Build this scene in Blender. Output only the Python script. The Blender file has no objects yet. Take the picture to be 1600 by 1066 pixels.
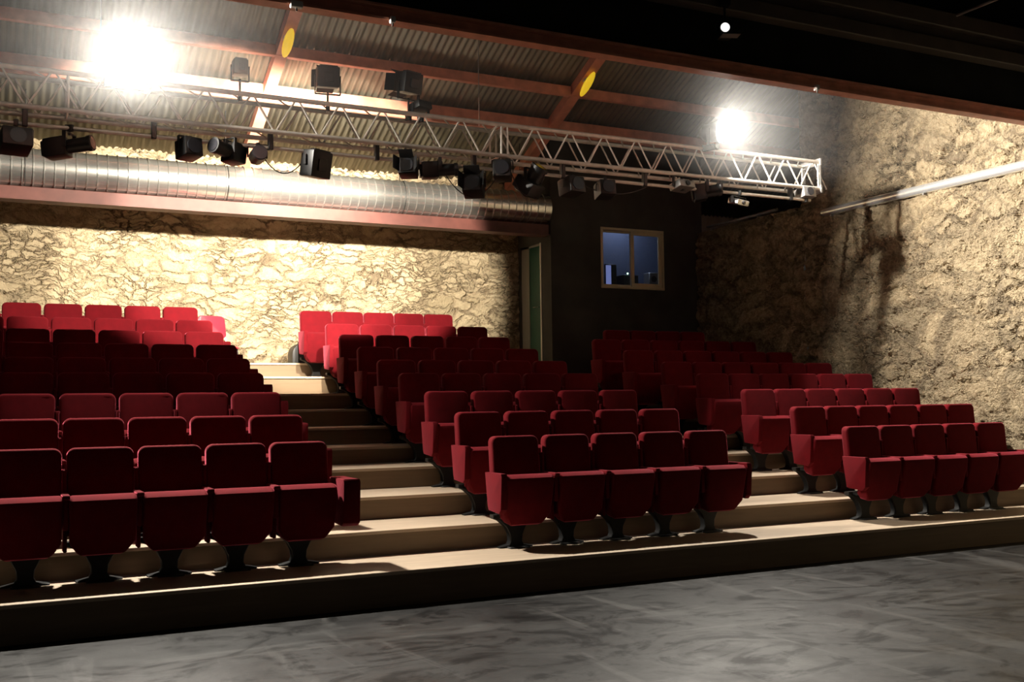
import bpy, bmesh, math, random
from mathutils import Vector, Matrix
random.seed(7)
R = math.radians
scene = bpy.context.scene
C = scene.collection

# ------------------------------------------------------------------ camera
F_PX, YAW, PIT, ROLL, EYE = 1635.5, R(26.379), R(3.381), R(-0.7024), 1.6117
fw = Vector((math.sin(YAW) * math.cos(PIT), math.cos(YAW) * math.cos(PIT), math.sin(PIT)))
rt = Vector((math.cos(YAW), -math.sin(YAW), 0))
up = rt.cross(fw)
R2 = rt * math.cos(ROLL) + up * math.sin(ROLL)
U2 = -rt * math.sin(ROLL) + up * math.cos(ROLL)
cam_d = bpy.data.cameras.new('camera')
cam = bpy.data.objects.new('camera', cam_d)
C.objects.link(cam)
cam.matrix_world = Matrix(((R2.x, U2.x, -fw.x, 0), (R2.y, U2.y, -fw.y, 0), (R2.z, U2.z, -fw.z, EYE), (0, 0, 0, 1)))
cam_d.sensor_width = 36
cam_d.lens = 36 * F_PX / 1600
cam_d.clip_start = 0.05
scene.camera = cam
ORI = Vector((0, 0, EYE))

# ------------------------------------------------------------------ world, exposure
world = bpy.data.worlds.new('house_dark')
scene.world = world
world.use_nodes = True
world.node_tree.nodes['Background'].inputs[0].default_value = (1.0, 0.86, 0.72, 1)
world.node_tree.nodes['Background'].inputs[1].default_value = 0.02
scene.view_settings.view_transform = 'Standard'
scene.view_settings.look = 'None'
scene.view_settings.exposure = 0.0
scene.view_settings.gamma = 1.0
scene.view_settings.use_curve_mapping = False
scene.cycles.sample_clamp_indirect = 6.0
scene.cycles.use_denoising = True
scene.cycles.max_bounces = 5
scene.cycles.use_adaptive_sampling = True
scene.cycles.adaptive_threshold = 0.02

def ray(px, py):
    return R2 * ((px - 800) / F_PX) + U2 * ((533 - py) / F_PX) + fw
def on_y(px, py, Y):
    d = ray(px, py); return ORI + d * (Y / d.y)
def on_x(px, py, X):
    d = ray(px, py); return ORI + d * (X / d.x)

# ------------------------------------------------------------------ lights of the rig
def area(name, loc, direction, size, power, color=(1, 0.93, 0.82), shape='DISK', spread=180):
    l = bpy.data.lights.new(name, 'AREA')
    l.shape = shape; l.size = size; l.energy = power; l.color = color; l.spread = R(spread)
    o = bpy.data.objects.new(name, l); C.objects.link(o)
    o.location = loc
    o.rotation_euler = Vector(direction).to_track_quat('-Z', 'Y').to_euler()
    return o
def spot(name, loc, direction, angle, power, blend=0.15, radius=0.06, color=(1, 0.9, 0.74)):
    l = bpy.data.lights.new(name, 'SPOT')
    l.spot_size = R(angle); l.spot_blend = blend; l.energy = power; l.shadow_soft_size = radius; l.color = color
    o = bpy.data.objects.new(name, l); C.objects.link(o)
    o.location = loc
    o.rotation_euler = Vector(direction).to_track_quat('-Z', 'Y').to_euler()
    return o
TRY = 10.7                                            # front face of the truss
LAMP_A = on_y(200, 100, TRY - 0.2)
LAMP_B = on_y(1125, 205, TRY - 0.2)
FLOOD_A = on_y(512, 124, TRY + 0.2)
FLOOD_B = on_y(640, 134, TRY + 0.2)
area('lamp_left_light', LAMP_A + Vector((0, -0.03, 0)), (0.15, -1, -0.18), 0.24, 2700)
area('lamp_right_light', LAMP_B + Vector((0, -0.03, 0)), (0.50, -1, -0.18), 0.30, 1750)
spot('flood_left_light', FLOOD_A + Vector((0, 0.3, -0.02)), (-0.10, 1, -0.22), 74, 3300, blend=0.2)
spot('flood_right_light', FLOOD_B + Vector((0, 0.3, -0.02)), (0.04, 1, -0.20), 67, 4200, blend=0.2)
spot('flood_left_beam', FLOOD_A + Vector((0.05, 0.3, 0)), (0.22, 1, 0.07), 34, 4200, blend=0.6)

# ------------------------------------------------------------------ materials
def mat(name, color, rough=0.6, metal=0.0, noise=0.0, nscale=20.0, bump=0.0, bscale=60.0, sheen=0.0, spec=0.5, emit=None, estr=1.0):
    m = bpy.data.materials.new(name); m.use_nodes = True
    nt = m.node_tree; b = nt.nodes['Principled BSDF']
    b.inputs['Base Color'].default_value = (*color, 1)
    b.inputs['Roughness'].default_value = rough
    b.inputs['Metallic'].default_value = metal
    b.inputs['Specular IOR Level'].default_value = spec
    tc = nt.nodes.new('ShaderNodeTexCoord')
    if noise:
        n = nt.nodes.new('ShaderNodeTexNoise'); n.inputs['Scale'].default_value = nscale; n.inputs['Detail'].default_value = 6
        nt.links.new(tc.outputs['Object'], n.inputs['Vector'])
        r = nt.nodes.new('ShaderNodeValToRGB')
        r.color_ramp.elements[0].position = 0.3; r.color_ramp.elements[1].position = 0.7
        r.color_ramp.elements[0].color = (*[c * (1 - noise) for c in color], 1)
        r.color_ramp.elements[1].color = (*[min(1, c * (1 + noise)) for c in color], 1)
        nt.links.new(n.outputs['Fac'], r.inputs['Fac']); nt.links.new(r.outputs['Color'], b.inputs['Base Color'])
    if bump:
        n2 = nt.nodes.new('ShaderNodeTexNoise'); n2.inputs['Scale'].default_value = bscale; n2.inputs['Detail'].default_value = 4
        nt.links.new(tc.outputs['Object'], n2.inputs['Vector'])
        bp = nt.nodes.new('ShaderNodeBump'); bp.inputs['Strength'].default_value = bump; bp.inputs['Distance'].default_value = 0.01
        nt.links.new(n2.outputs['Fac'], bp.inputs['Height']); nt.links.new(bp.outputs['Normal'], b.inputs['Normal'])
    if sheen:
        b.inputs['Sheen Weight'].default_value = sheen
        b.inputs['Sheen Roughness'].default_value = 0.3
        b.inputs['Sheen Tint'].default_value = (1.0, 0.16, 0.24, 1)
    if emit:
        b.inputs['Emission Color'].default_value = (*emit, 1); b.inputs['Emission Strength'].default_value = estr
    return m

def stone_mat(name, c1, c2, c3, plane, sx, sz, depth, rough_amp, smooth, ragged=0.5, dirt=0.7):
    """irregular rubble masonry; plane 'xz' or 'yz'; sx, sz = stones per metre"""
    m = bpy.data.materials.new(name); m.use_nodes = True
    nt = m.node_tree; N = nt.nodes.new; L = nt.links.new
    b = nt.nodes['Principled BSDF']; b.inputs['Roughness'].default_value = 0.9; b.inputs['Specular IOR Level'].default_value = 0.15
    tc = N('ShaderNodeTexCoord')
    def math_(op, a, bb, c=None):
        n = N('ShaderNodeMath'); n.operation = op
        for i, v in enumerate((a, bb, c)):
            if v is None: continue
            if isinstance(v, (int, float)): n.inputs[i].default_value = v
            else: L(v, n.inputs[i])
        return n.outputs[0]
    def mr(v, a, b_, c, d, smoothst=False):
        n = N('ShaderNodeMapRange')
        if smoothst: n.interpolation_type = 'SMOOTHSTEP'
        for k_, x_ in (('From Min', a), ('From Max', b_), ('To Min', c), ('To Max', d)): n.inputs[k_].default_value = x_
        L(v, n.inputs['Value']); return n.outputs[0]
    def noise(scale, det, vec=None, rough=0.5, out='Fac'):
        n = N('ShaderNodeTexNoise'); n.inputs['Scale'].default_value = scale; n.inputs['Detail'].default_value = det; n.inputs['Roughness'].default_value = rough
        L(vec or tc.outputs['Object'], n.inputs['Vector']); return n.outputs[out]
    def vmad(vec, amp, base):
        n = N('ShaderNodeVectorMath'); n.operation = 'MULTIPLY_ADD'; n.inputs[1].default_value = (amp,) * 3
        L(vec, n.inputs[0]); L(base, n.inputs[2]); return n.outputs[0]
    w1 = vmad(noise(1.3, 2, out='Color'), 0.45, tc.outputs['Object'])
    w2 = vmad(noise(9.0, 4, rough=0.6, out='Color'), 0.10 * ragged * 2, w1)
    def cells(k):
        mp = N('ShaderNodeMapping'); mp.inputs['Scale'].default_value = (sx * k, 1, sz * k) if plane == 'xz' else (1, sx * k, sz * k)
        L(w2, mp.inputs['Vector'])
        ve = N('ShaderNodeTexVoronoi'); ve.feature = 'DISTANCE_TO_EDGE'; ve.inputs['Scale'].default_value = 1
        vc = N('ShaderNodeTexVoronoi'); vc.feature = 'F1'; vc.inputs['Scale'].default_value = 1
        L(mp.outputs[0], ve.inputs['Vector']); L(mp.outputs[0], vc.inputs['Vector'])
        sp = N('ShaderNodeSeparateColor'); L(vc.outputs['Color'], sp.inputs[0])
        return mr(ve.outputs['Distance'], 0.0, smooth, 0, 1, True), sp
    eA, cA = cells(1.0); eB, cB = cells(2.1)
    sel = mr(noise(0.9, 3), 0.44, 0.56, 0, 1)               # zones of big and of small stones
    def mixf(f, a, c):
        n = N('ShaderNodeMix'); L(f, n.inputs[0]); L(a, n.inputs[2]); L(c, n.inputs[3]); return n.outputs[0]
    edge = mixf(sel, eA, eB); tone = mixf(sel, cA.outputs[1], cB.outputs[1]); lift = mixf(sel, cA.outputs[0], cB.outputs[0])
    flush = mr(noise(1.7, 4), 0.36, 0.56, 0.25, 1.0)        # where the joints stand open
    gap = math_('MULTIPLY', math_('SUBTRACT', 1.0, edge), flush)
    fine = noise(16, 8, rough=0.68); mid = noise(5, 6, rough=0.6); big = noise(1.5, 3)
    ridge = mr(math_('ABSOLUTE', math_('SUBTRACT', noise(3.2, 5, w1, 0.6), 0.5), 0.0), 0.0, 0.05, -1.0, 0.0)
    h = math_('MULTIPLY', gap, -depth)
    h = math_('MULTIPLY_ADD', math_('MULTIPLY', lift, edge), depth * 0.8, h)
    h = math_('MULTIPLY_ADD', fine, rough_amp * 0.55, h)
    h = math_('MULTIPLY_ADD', mid, rough_amp * 1.3, h)
    h = math_('MULTIPLY_ADD', big, rough_amp * 1.6, h)
    h = math_('MULTIPLY_ADD', ridge, rough_amp * 0.22, h)
    d = N('ShaderNodeDisplacement'); d.inputs['Midlevel'].default_value = 0.0; d.inputs['Scale'].default_value = 1.0
    L(h, d.inputs['Height']); L(d.outputs[0], nt.nodes['Material Output'].inputs['Displacement'])
    m.displacement_method = 'BOTH'
    def mixc(f, a, c, mode='MIX'):
        n = N('ShaderNodeMix'); n.data_type = 'RGBA'; n.blend_type = mode
        if isinstance(f, float): n.inputs[0].default_value = f
        else: L(f, n.inputs[0])
        for v, k_ in ((a, 6), (c, 7)):
            if isinstance(v, tuple): n.inputs[k_].default_value = (*v, 1)
            else: L(v, n.inputs[k_])
        return n.outputs[2]
    col = mixc(mr(tone, 0.15, 0.95, 0, 1), c1, c2)
    col = mixc(math_('MULTIPLY', gap, 0.85), col, c3)
    rr = N('ShaderNodeValToRGB'); rr.color_ramp.elements[0].position = 0.32; rr.color_ramp.elements[1].position = 0.58
    rr.color_ramp.elements[0].color = (0.40, 0.36, 0.31, 1); rr.color_ramp.elements[1].color = (1, 1, 1, 1)
    L(fine, rr.inputs['Fac'])
    col = mixc(dirt, col, rr.outputs['Color'], 'MULTIPLY')
    L(col, b.inputs['Base Color'])
    return m

M = {}
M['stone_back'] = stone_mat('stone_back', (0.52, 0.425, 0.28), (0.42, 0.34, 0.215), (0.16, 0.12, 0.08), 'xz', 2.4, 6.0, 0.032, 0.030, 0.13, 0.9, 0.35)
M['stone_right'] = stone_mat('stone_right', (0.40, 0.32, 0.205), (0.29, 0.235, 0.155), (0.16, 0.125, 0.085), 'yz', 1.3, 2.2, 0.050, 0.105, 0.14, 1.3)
M['velvet'] = mat('velvet', (0.105, 0.001, 0.004), 0.95, bump=0.15, bscale=220, sheen=0.65, spec=0.2, noise=0.12, nscale=9)
M['velvet_arm'] = mat('velvet_arm', (0.105, 0.001, 0.004), 0.9, bump=0.15, bscale=200, sheen=0.7, spec=0.2)
M['black_metal'] = mat('black_metal', (0.012, 0.012, 0.012), 0.45, 0.3, bump=0.1)
M['black_plastic'] = mat('black_plastic', (0.02, 0.02, 0.021), 0.5, bump=0.15, bscale=120)
M['red_plastic'] = mat('red_plastic', (0.62, 0.02, 0.035), 0.28, noise=0.05)
M['chrome'] = mat('chrome', (0.6, 0.6, 0.6), 0.22, 1.0)
M['alu'] = mat('alu', (0.62, 0.58, 0.52), 0.4, 0.45, noise=0.12, nscale=14)
M['duct'] = mat('duct', (0.66, 0.66, 0.63), 0.24, 0.9, noise=0.08, nscale=5)
M['pipe'] = mat('pipe', (0.75, 0.76, 0.76), 0.25, 0.75)
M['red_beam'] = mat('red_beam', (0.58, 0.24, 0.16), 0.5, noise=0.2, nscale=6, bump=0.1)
M['duct_beam'] = mat('duct_beam', (0.11, 0.034, 0.026), 0.6, noise=0.2, nscale=6)  # darker copy of the beam red, the shade under the duct put into colour
M['roof'] = mat('roof', (0.19, 0.175, 0.13), 0.5, 0.2, noise=0.18, nscale=2.2)
M['black_drape'] = mat('black_drape', (0.014, 0.014, 0.013), 0.95, noise=0.2, nscale=3, spec=0.1)
M['booth_black'] = mat('booth_black', (0.05, 0.048, 0.042), 0.8, noise=0.25, nscale=2, spec=0.2)
M['dark_plank'] = mat('dark_plank', (0.34, 0.27, 0.22), 0.85, noise=0.25, nscale=3, bump=0.3, bscale=8)
M['brown_beam'] = mat('brown_beam', (0.05, 0.035, 0.025), 0.7, noise=0.2, nscale=5)
M['window_frame'] = mat('window_frame', (0.55, 0.47, 0.30), 0.45)
M['green_door'] = mat('green_door', (0.006, 0.065, 0.04), 0.45, noise=0.1, nscale=4)
M['door_frame'] = mat('door_frame', (0.22, 0.21, 0.19), 0.6)
M['white_edge'] = mat('white_edge', (0.6, 0.58, 0.55), 0.5)
M['blue_room'] = mat('blue_room', (0.07, 0.08, 0.115), 0.8)
M['lens_hot'] = mat('lens_hot', (1, 1, 1), 0.4, emit=(1, 0.97, 0.92), estr=22)
M['lens_dim'] = mat('lens_dim', (0.02, 0.02, 0.024), 0.2)
M['lens_white'] = mat('lens_white', (0.8, 0.8, 0.8), 0.3, emit=(1, 0.98, 0.95), estr=1.1)
M['yellow_glass'] = mat('yellow_glass', (0.8, 0.55, 0.02), 0.25, emit=(1.0, 0.66, 0.03), estr=0.55)
M['screen'] = mat('screen', (0.1, 0.1, 0.15), 0.3, emit=(0.25, 0.3, 0.62), estr=0.55)
M['led_green'] = mat('led_green', (0.1, 0.6, 0.1), 0.3, emit=(0.5, 1.0, 0.5), estr=5)
M['grey_metal'] = mat('grey_metal', (0.25, 0.24, 0.23), 0.4, 0.6)
M['cream_box'] = mat('cream_box', (0.35, 0.31, 0.25), 0.5)

def ply(name, color, rough, grain_axis):
    m = bpy.data.materials.new(name); m.use_nodes = True
    nt = m.node_tree; N = nt.nodes.new; L = nt.links.new; b = nt.nodes['Principled BSDF']
    b.inputs['Roughness'].default_value = rough
    tc = N('ShaderNodeTexCoord'); mp = N('ShaderNodeMapping'); mp.inputs['Scale'].default_value = grain_axis
    n = N('ShaderNodeTexNoise'); n.inputs['Scale'].default_value = 3; n.inputs['Detail'].default_value = 8; n.inputs['Distortion'].default_value = 0.6
    L(tc.outputs['Object'], mp.inputs[0]); L(mp.outputs[0], n.inputs['Vector'])
    n2 = N('ShaderNodeTexNoise'); n2.inputs['Scale'].default_value = 0.9; n2.inputs['Detail'].default_value = 5
    L(tc.outputs['Object'], n2.inputs['Vector'])
    r = N('ShaderNodeValToRGB'); r.color_ramp.elements[0].position = 0.25; r.color_ramp.elements[1].position = 0.75
    r.color_ramp.elements[0].color = (*[c * 0.68 for c in color], 1); r.color_ramp.elements[1].color = (*[c * 1.15 for c in color], 1)
    ad = N('ShaderNodeMath'); ad.operation = 'MULTIPLY_ADD'; ad.inputs[1].default_value = 0.5
    hf = N('ShaderNodeMath'); hf.operation = 'MULTIPLY'; hf.inputs[1].default_value = 0.5
    L(n2.outputs['Fac'], hf.inputs[0]); L(n.outputs['Fac'], ad.inputs[0]); L(hf.outputs[0], ad.inputs[2])
    L(ad.outputs[0], r.inputs['Fac']); L(r.outputs['Color'], b.inputs['Base Color'])
    return m
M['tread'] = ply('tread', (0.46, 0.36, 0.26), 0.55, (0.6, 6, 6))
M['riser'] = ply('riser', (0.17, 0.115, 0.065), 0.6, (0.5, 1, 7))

def stage_mat():
    m = bpy.data.materials.new('stage_floor'); m.use_nodes = True
    nt = m.node_tree; N = nt.nodes.new; L = nt.links.new; b = nt.nodes['Principled BSDF']; b.inputs['Specular IOR Level'].default_value = 0.3
    tc = N('ShaderNodeTexCoord')
    def noise(scale, detail, dist=0.0, mapping=None, rough=0.55):
        n = N('ShaderNodeTexNoise'); n.inputs['Scale'].default_value = scale; n.inputs['Detail'].default_value = detail
        n.inputs['Distortion'].default_value = dist; n.inputs['Roughness'].default_value = rough
        if mapping:
            mp = N('ShaderNodeMapping'); mp.inputs['Scale'].default_value = mapping[0]; mp.inputs['Rotation'].default_value = (0, 0, mapping[1])
            L(tc.outputs['Object'], mp.inputs[0]); L(mp.outputs[0], n.inputs['Vector'])
        else: L(tc.outputs['Object'], n.inputs['Vector'])
        return n.outputs['Fac']
    def ramp(fac, stops):
        r = N('ShaderNodeValToRGB'); e = r.color_ramp.elements
        e[0].position, e[0].color = stops[0][0], (*stops[0][1], 1)
        e[1].position, e[1].color = stops[-1][0], (*stops[-1][1], 1)
        for p, c in stops[1:-1]:
            x = e.new(p); x.color = (*c, 1)
        L(fac, r.inputs[0]); return r.outputs[0]
    def mix(f, a, c, mode='MIX'):
        n = N('ShaderNodeMix'); n.data_type = 'RGBA'; n.blend_type = mode
        if isinstance(f, float): n.inputs[0].default_value = f
        else: L(f, n.inputs[0])
        L(a, n.inputs[6]); L(c, n.inputs[7]); return n.outputs[2]
    base = ramp(noise(1.1, 9, 1.0, rough=0.62), [(0.32, (0.0035, 0.0032, 0.0032)), (0.5, (0.008, 0.0076, 0.0075)), (0.68, (0.017, 0.0165, 0.016))])
    streak = ramp(noise(2.6, 7, 0.9, ((1.0, 0.16, 1), R(38)), 0.6), [(0.57, (0, 0, 0)), (0.63, (1, 1, 1))])
    streak2 = ramp(noise(2.2, 7, 1.2, ((0.2, 1.0, 1), R(-14)), 0.6), [(0.59, (0, 0, 0)), (0.65, (0.8, 0.8, 0.8))])
    dark = ramp(noise(1.5, 10, 2.8, ((0.8, 1.2, 1), R(24)), 0.68), [(0.50, (0, 0, 0)), (0.60, (1, 1, 1))])
    pale = N('ShaderNodeRGB'); pale.outputs[0].default_value = (0.036, 0.035, 0.034, 1)
    blk = N('ShaderNodeRGB'); blk.outputs[0].default_value = (0.0018, 0.0015, 0.0015, 1)
    c = mix(dark, base, blk.outputs[0]); c = mix(streak, c, pale.outputs[0]); c = mix(streak2, c, pale.outputs[0])
    L(c, b.inputs['Base Color'])
    dinv = N('ShaderNodeMapRange'); dinv.inputs['To Min'].default_value = 0.28; dinv.inputs['To Max'].default_value = 0.14
    L(dark, dinv.inputs['Value']); L(dinv.outputs[0], b.inputs['Specular IOR Level'])
    rr = ramp(noise(2.3, 5), [(0.3, (0.42,) * 3), (0.7, (0.62,) * 3)])
    L(rr, b.inputs['Roughness'])
    bp = N('ShaderNodeBump'); bp.inputs['Strength'].default_value = 0.25; bp.inputs['Distance'].default_value = 0.01
    L(noise(9, 5), bp.inputs['Height']); L(bp.outputs[0], b.inputs['Normal'])
    return m
M['stage'] = stage_mat()

def glass_mat():
    m = bpy.data.materials.new('pane_glass'); m.use_nodes = True
    b = m.node_tree.nodes['Principled BSDF']
    b.inputs['Base Color'].default_value = (0.85, 0.9, 1, 1); b.inputs['Roughness'].default_value = 0.02
    b.inputs['Transmission Weight'].default_value = 1.0; b.inputs['IOR'].default_value = 1.45
    return m
M['glass'] = glass_mat()

# ------------------------------------------------------------------ mesh helpers
def box(bm, x0, x1, y0, y1, z0, z1, bevel=0.0, seg=2):
    r = bmesh.ops.create_cube(bm, size=1)
    vs = r['verts']
    for v in vs:
        v.co = Vector(((x0 + x1) / 2 + v.co.x * (x1 - x0), (y0 + y1) / 2 + v.co.y * (y1 - y0), (z0 + z1) / 2 + v.co.z * (z1 - z0)))
    if bevel:
        es = list({e for v in vs for e in v.link_edges})
        bmesh.ops.bevel(bm, geom=es, offset=bevel, segments=seg, affect='EDGES', profile=0.6)
def tube(bm, p0, p1, r, seg=10, r2=None, caps=True):
    p0, p1 = Vector(p0), Vector(p1); d = p1 - p0
    q = d.to_track_quat('Z', 'Y').to_matrix().to_4x4()
    bmesh.ops.create_cone(bm, cap_ends=caps, segments=seg, radius1=r, radius2=r if r2 is None else r2, depth=d.length,
                          matrix=Matrix.Translation((p0 + p1) / 2) @ q)
def path_tube(bm, pts, r, seg=8):
    for a, b in zip(pts[:-1], pts[1:]): tube(bm, a, b, r, seg)
def prism(bm, pts, a0, a1, axis, bevel=0.0, seg=2):
    """pts: 2-D outline; axis 'x' -> pts are (y,z), axis 'y' -> pts are (x,z)"""
    def P(p, a): return Vector((a, p[0], p[1])) if axis == 'x' else Vector((p[0], a, p[1]))
    v0 = [bm.verts.new(P(p, a0)) for p in pts]; v1 = [bm.verts.new(P(p, a1)) for p in pts]
    n = len(pts)
    fs = [bm.faces.new(v0), bm.faces.new(v1[::-1])]
    for i in range(n): fs.append(bm.faces.new((v0[i], v1[i], v1[(i + 1) % n], v0[(i + 1) % n])))
    bmesh.ops.recalc_face_normals(bm, faces=fs)
    if bevel:
        es = list(fs[0].edges) + list(fs[1].edges)
        bmesh.ops.bevel(bm, geom=es, offset=bevel, segments=seg, affect='EDGES', profile=0.6)
def rrect(x0, x1, z0, z1, r, n=5, corners='tb'):
    pts = []
    def arc(cx, cz, a0, rr):
        for i in range(n + 1):
            a = a0 + (math.pi / 2) * i / n
            pts.append((cx + rr * math.cos(a), cz + rr * math.sin(a)))
    rt_ = r if 't' in corners else 0.004; rb = r if 'b' in corners else 0.004
    arc(x1 - rt_, z1 - rt_, 0, rt_); arc(x0 + rt_, z1 - rt_, math.pi / 2, rt_)
    arc(x0 + rb, z0 + rb, math.pi, rb); arc(x1 - rb, z0 + rb, 1.5 * math.pi, rb)
    return pts
def obj(name, bm, m, parent=None, smooth=True, loc=None):
    bmesh.ops.recalc_face_normals(bm, faces=bm.faces[:])
    me = bpy.data.meshes.new(name); bm.to_mesh(me); bm.free()
    if m is not None: me.materials.append(M[m])
    if smooth:
        me.polygons.foreach_set('use_smooth', [True] * len(me.polygons))
        me.set_sharp_from_angle(angle=R(38))
    o = bpy.data.objects.new(name, me); C.objects.link(o)
    if parent: o.parent = parent
    if loc is not None: o.location = loc
    return o
def tag(o, label, cat, group=None):
    o['label'] = label; o['category'] = cat
    if group: o['group'] = group
    return o
def thing(name, label, cat, loc=(0, 0, 0), rotz=0.0, group=None):
    o = bpy.data.objects.new(name, None); C.objects.link(o)
    o.location = loc; o.rotation_euler = (0, 0, rotz); o.empty_display_size = 0.1
    return tag(o, label, cat, group)
def struct(o, label=None):
    o['kind'] = 'structure'
    if label: o['label'] = label
    return o
def B(): return bmesh.new()
def copy_tree(o, parent=None):
    c = o.copy(); C.objects.link(c)
    if parent: c.parent = parent
    for ch in o.children: copy_tree(ch, c)
    return c

# ------------------------------------------------------------------ the setting
D, RISE, N1, T1 = 0.8627, 0.2208, 8.0083, 0.2802
dz = {5: -0.03, 6: -0.045, 7: -0.05, 8: -0.055, 9: -0.02, 10: -0.01}
def nose(k): return N1 + (k - 1) * D
def tz(k): return T1 + (k - 1) * RISE + dz.get(k, 0)
XW = 11.75; YB = 17.0; BX, BY = 8.6, 15.785

bm = B(); box(bm, -9, 13, -4, N1 + 0.05, -0.1, 0.0); struct(obj('floor', bm, 'stage'), 'dark scuffed black stage floor in front of the tiers')

TIERS = ['lowest', 'second', 'third', 'fourth', 'fifth', 'sixth', 'seventh', 'eighth', 'ninth', 'topmost']
for k in range(1, 11):
    y0 = nose(k); y1 = nose(k + 1) if k < 10 else YB + 0.05
    t = thing('seating_tier', f'{TIERS[k-1]} plywood tier of the stepped seating, ' + ('next to the dark stage floor' if k == 1 else 'against the stone back wall' if k == 10 else f'up from the stage floor'), 'step', (0, y0, 0), group='stepped plywood tiers')
    xr_ = BX - 0.005 if k == 10 else XW + 0.04
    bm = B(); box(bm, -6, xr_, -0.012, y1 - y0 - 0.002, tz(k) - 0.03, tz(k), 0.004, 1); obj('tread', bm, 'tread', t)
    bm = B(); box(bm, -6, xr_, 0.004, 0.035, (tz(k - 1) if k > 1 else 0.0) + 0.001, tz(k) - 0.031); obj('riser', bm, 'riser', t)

# walls ---------------------------------------------------------
def grid_wall(name, origin, ua, va, nu, nv, m):
    bm = B(); vs = [[bm.verts.new(Vector(ua) * (i / nu) + Vector(va) * (j / nv)) for j in range(nv + 1)] for i in range(nu + 1)]
    for i in range(nu):
        for j in range(nv): bm.faces.new((vs[i][j], vs[i + 1][j], vs[i + 1][j + 1], vs[i][j + 1]))
    me = bpy.data.meshes.new(name); bm.to_mesh(me); bm.free(); me.materials.append(M[m])
    me.polygons.foreach_set('use_smooth', [True] * len(me.polygons))
    o = bpy.data.objects.new(name, me); C.objects.link(o); o.location = origin
    return o
# face normals: back wall looks to -Y, right wall looks to -X
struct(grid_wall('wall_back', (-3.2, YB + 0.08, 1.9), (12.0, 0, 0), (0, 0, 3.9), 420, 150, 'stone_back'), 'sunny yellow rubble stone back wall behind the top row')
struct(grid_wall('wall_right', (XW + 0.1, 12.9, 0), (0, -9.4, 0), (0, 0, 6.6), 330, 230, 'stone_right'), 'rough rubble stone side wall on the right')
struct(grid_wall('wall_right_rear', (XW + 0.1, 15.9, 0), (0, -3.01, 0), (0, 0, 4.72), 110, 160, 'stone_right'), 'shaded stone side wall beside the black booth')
# return and ledge where the upper wall steps back
bm = B(); box(bm, XW + 0.02, 16.2, 12.9, 17.5, 4.62, 4.70); struct(obj('trim_1', bm, 'dark_plank', smooth=False), 'ledge where the upper right wall steps back')
bm = B(); box(bm, XW + 0.09, XW + 0.6, 12.6, 12.9, 4.7, 7.6); struct(obj('wall_right_return', bm, 'stone_right', smooth=False))
bm = B(); box(bm, BX, 16.2, 17.45, 17.55, 4.7, 6.0); struct(obj('wall_recess_back', bm, 'dark_plank', smooth=False))
bm = B(); box(bm, 16.1, 16.2, 12.9, 17.5, 4.7, 8.0); struct(obj('wall_recess_right', bm, 'dark_plank', smooth=False))

# black drape wall above the low beam, black ceiling over the stage
FY = 8.4
bm = B(); box(bm, -9, XW + 0.3, FY, FY + 0.1, 5.02, 8.7); struct(obj('wall_front', bm, 'black_drape', smooth=False), 'black panelled wall hanging above the long red beam')
bm = B(); box(bm, -9, XW + 0.3, -4, FY - 0.02, 6.7, 6.8); struct(obj('ceiling', bm, 'black_drape', smooth=False), 'black ceiling above the stage')

# corrugated roof falling to the back wall
SL = 0.45
def roof_z(y): return 5.62 + SL * (17.0 - y)
bm = B(); per = 0.105; sub = 6; n = int(26 / per) * sub
rows = []
for y in (9.0, 17.7):
    rows.append([bm.verts.new((-9.6 + i * per / sub, y, roof_z(y) + 0.014 * max(-0.7, min(0.7, math.sin(2 * math.pi * i / sub))) / 0.7 + 0.02)) for i in range(n + 1)])
for i in range(n): bm.faces.new((rows[0][i], rows[0][i + 1], rows[1][i + 1], rows[1][i]))
o = obj('ceiling_corrugated', bm, 'roof'); struct(o, 'corrugated metal roof sloping to the back wall')
mo = o.modifiers.new('thick', 'SOLIDIFY'); mo.thickness = 0.004; mo.offset = 1

# roof beams
def ibeam_x(name, y, zb, h, w, x0, x1, label, m='red_beam', fl=0.018, group=None, cat='beam'):
    bm = B()
    box(bm, x0, x1, -w / 2, w / 2, 0, fl); box(bm, x0, x1, -w / 2, w / 2, h - fl, h); box(bm, x0, x1, -0.006, 0.006, fl, h - fl)
    o = obj(name, bm, m, smooth=False, loc=(0, y, zb)); return tag(o, label, cat, group)
ibeam_x('long_steel_beam', FY - 0.02, 4.895, 0.135, 0.14, -9, XW + 0.3, 'long red-brown steel beam under the black wall, crossing the whole picture', fl=0.022)
for y, ra, lab in ((14.55, 0.3405, 'red-brown roof purlin between the long beam and the truss, upper of two'), (15.32, 0.2935, 'red-brown roof purlin just above the truss, lower of two')):
    zb = EYE + ra * y
    bm = B(); box(bm, -9, 16.1, -0.05, 0.05, 0, roof_z(y) - zb + 0.0, 0.006, 1)
    tag(obj('roof_purlin', bm, 'red_beam', smooth=False, loc=(0, y, zb)), lab, 'beam', 'red-brown roof purlins')
y = 13.2
bm = B(); box(bm, -9, 16.1, -0.05, 0.05, -0.2, 0.0, 0.006, 1)
tag(obj('roof_purlin', bm, 'red_beam', smooth=False, loc=(0, y, roof_z(y))), 'red-brown roof purlin highest under the roof, close above the long beam', 'beam', 'red-brown roof purlins')
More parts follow.
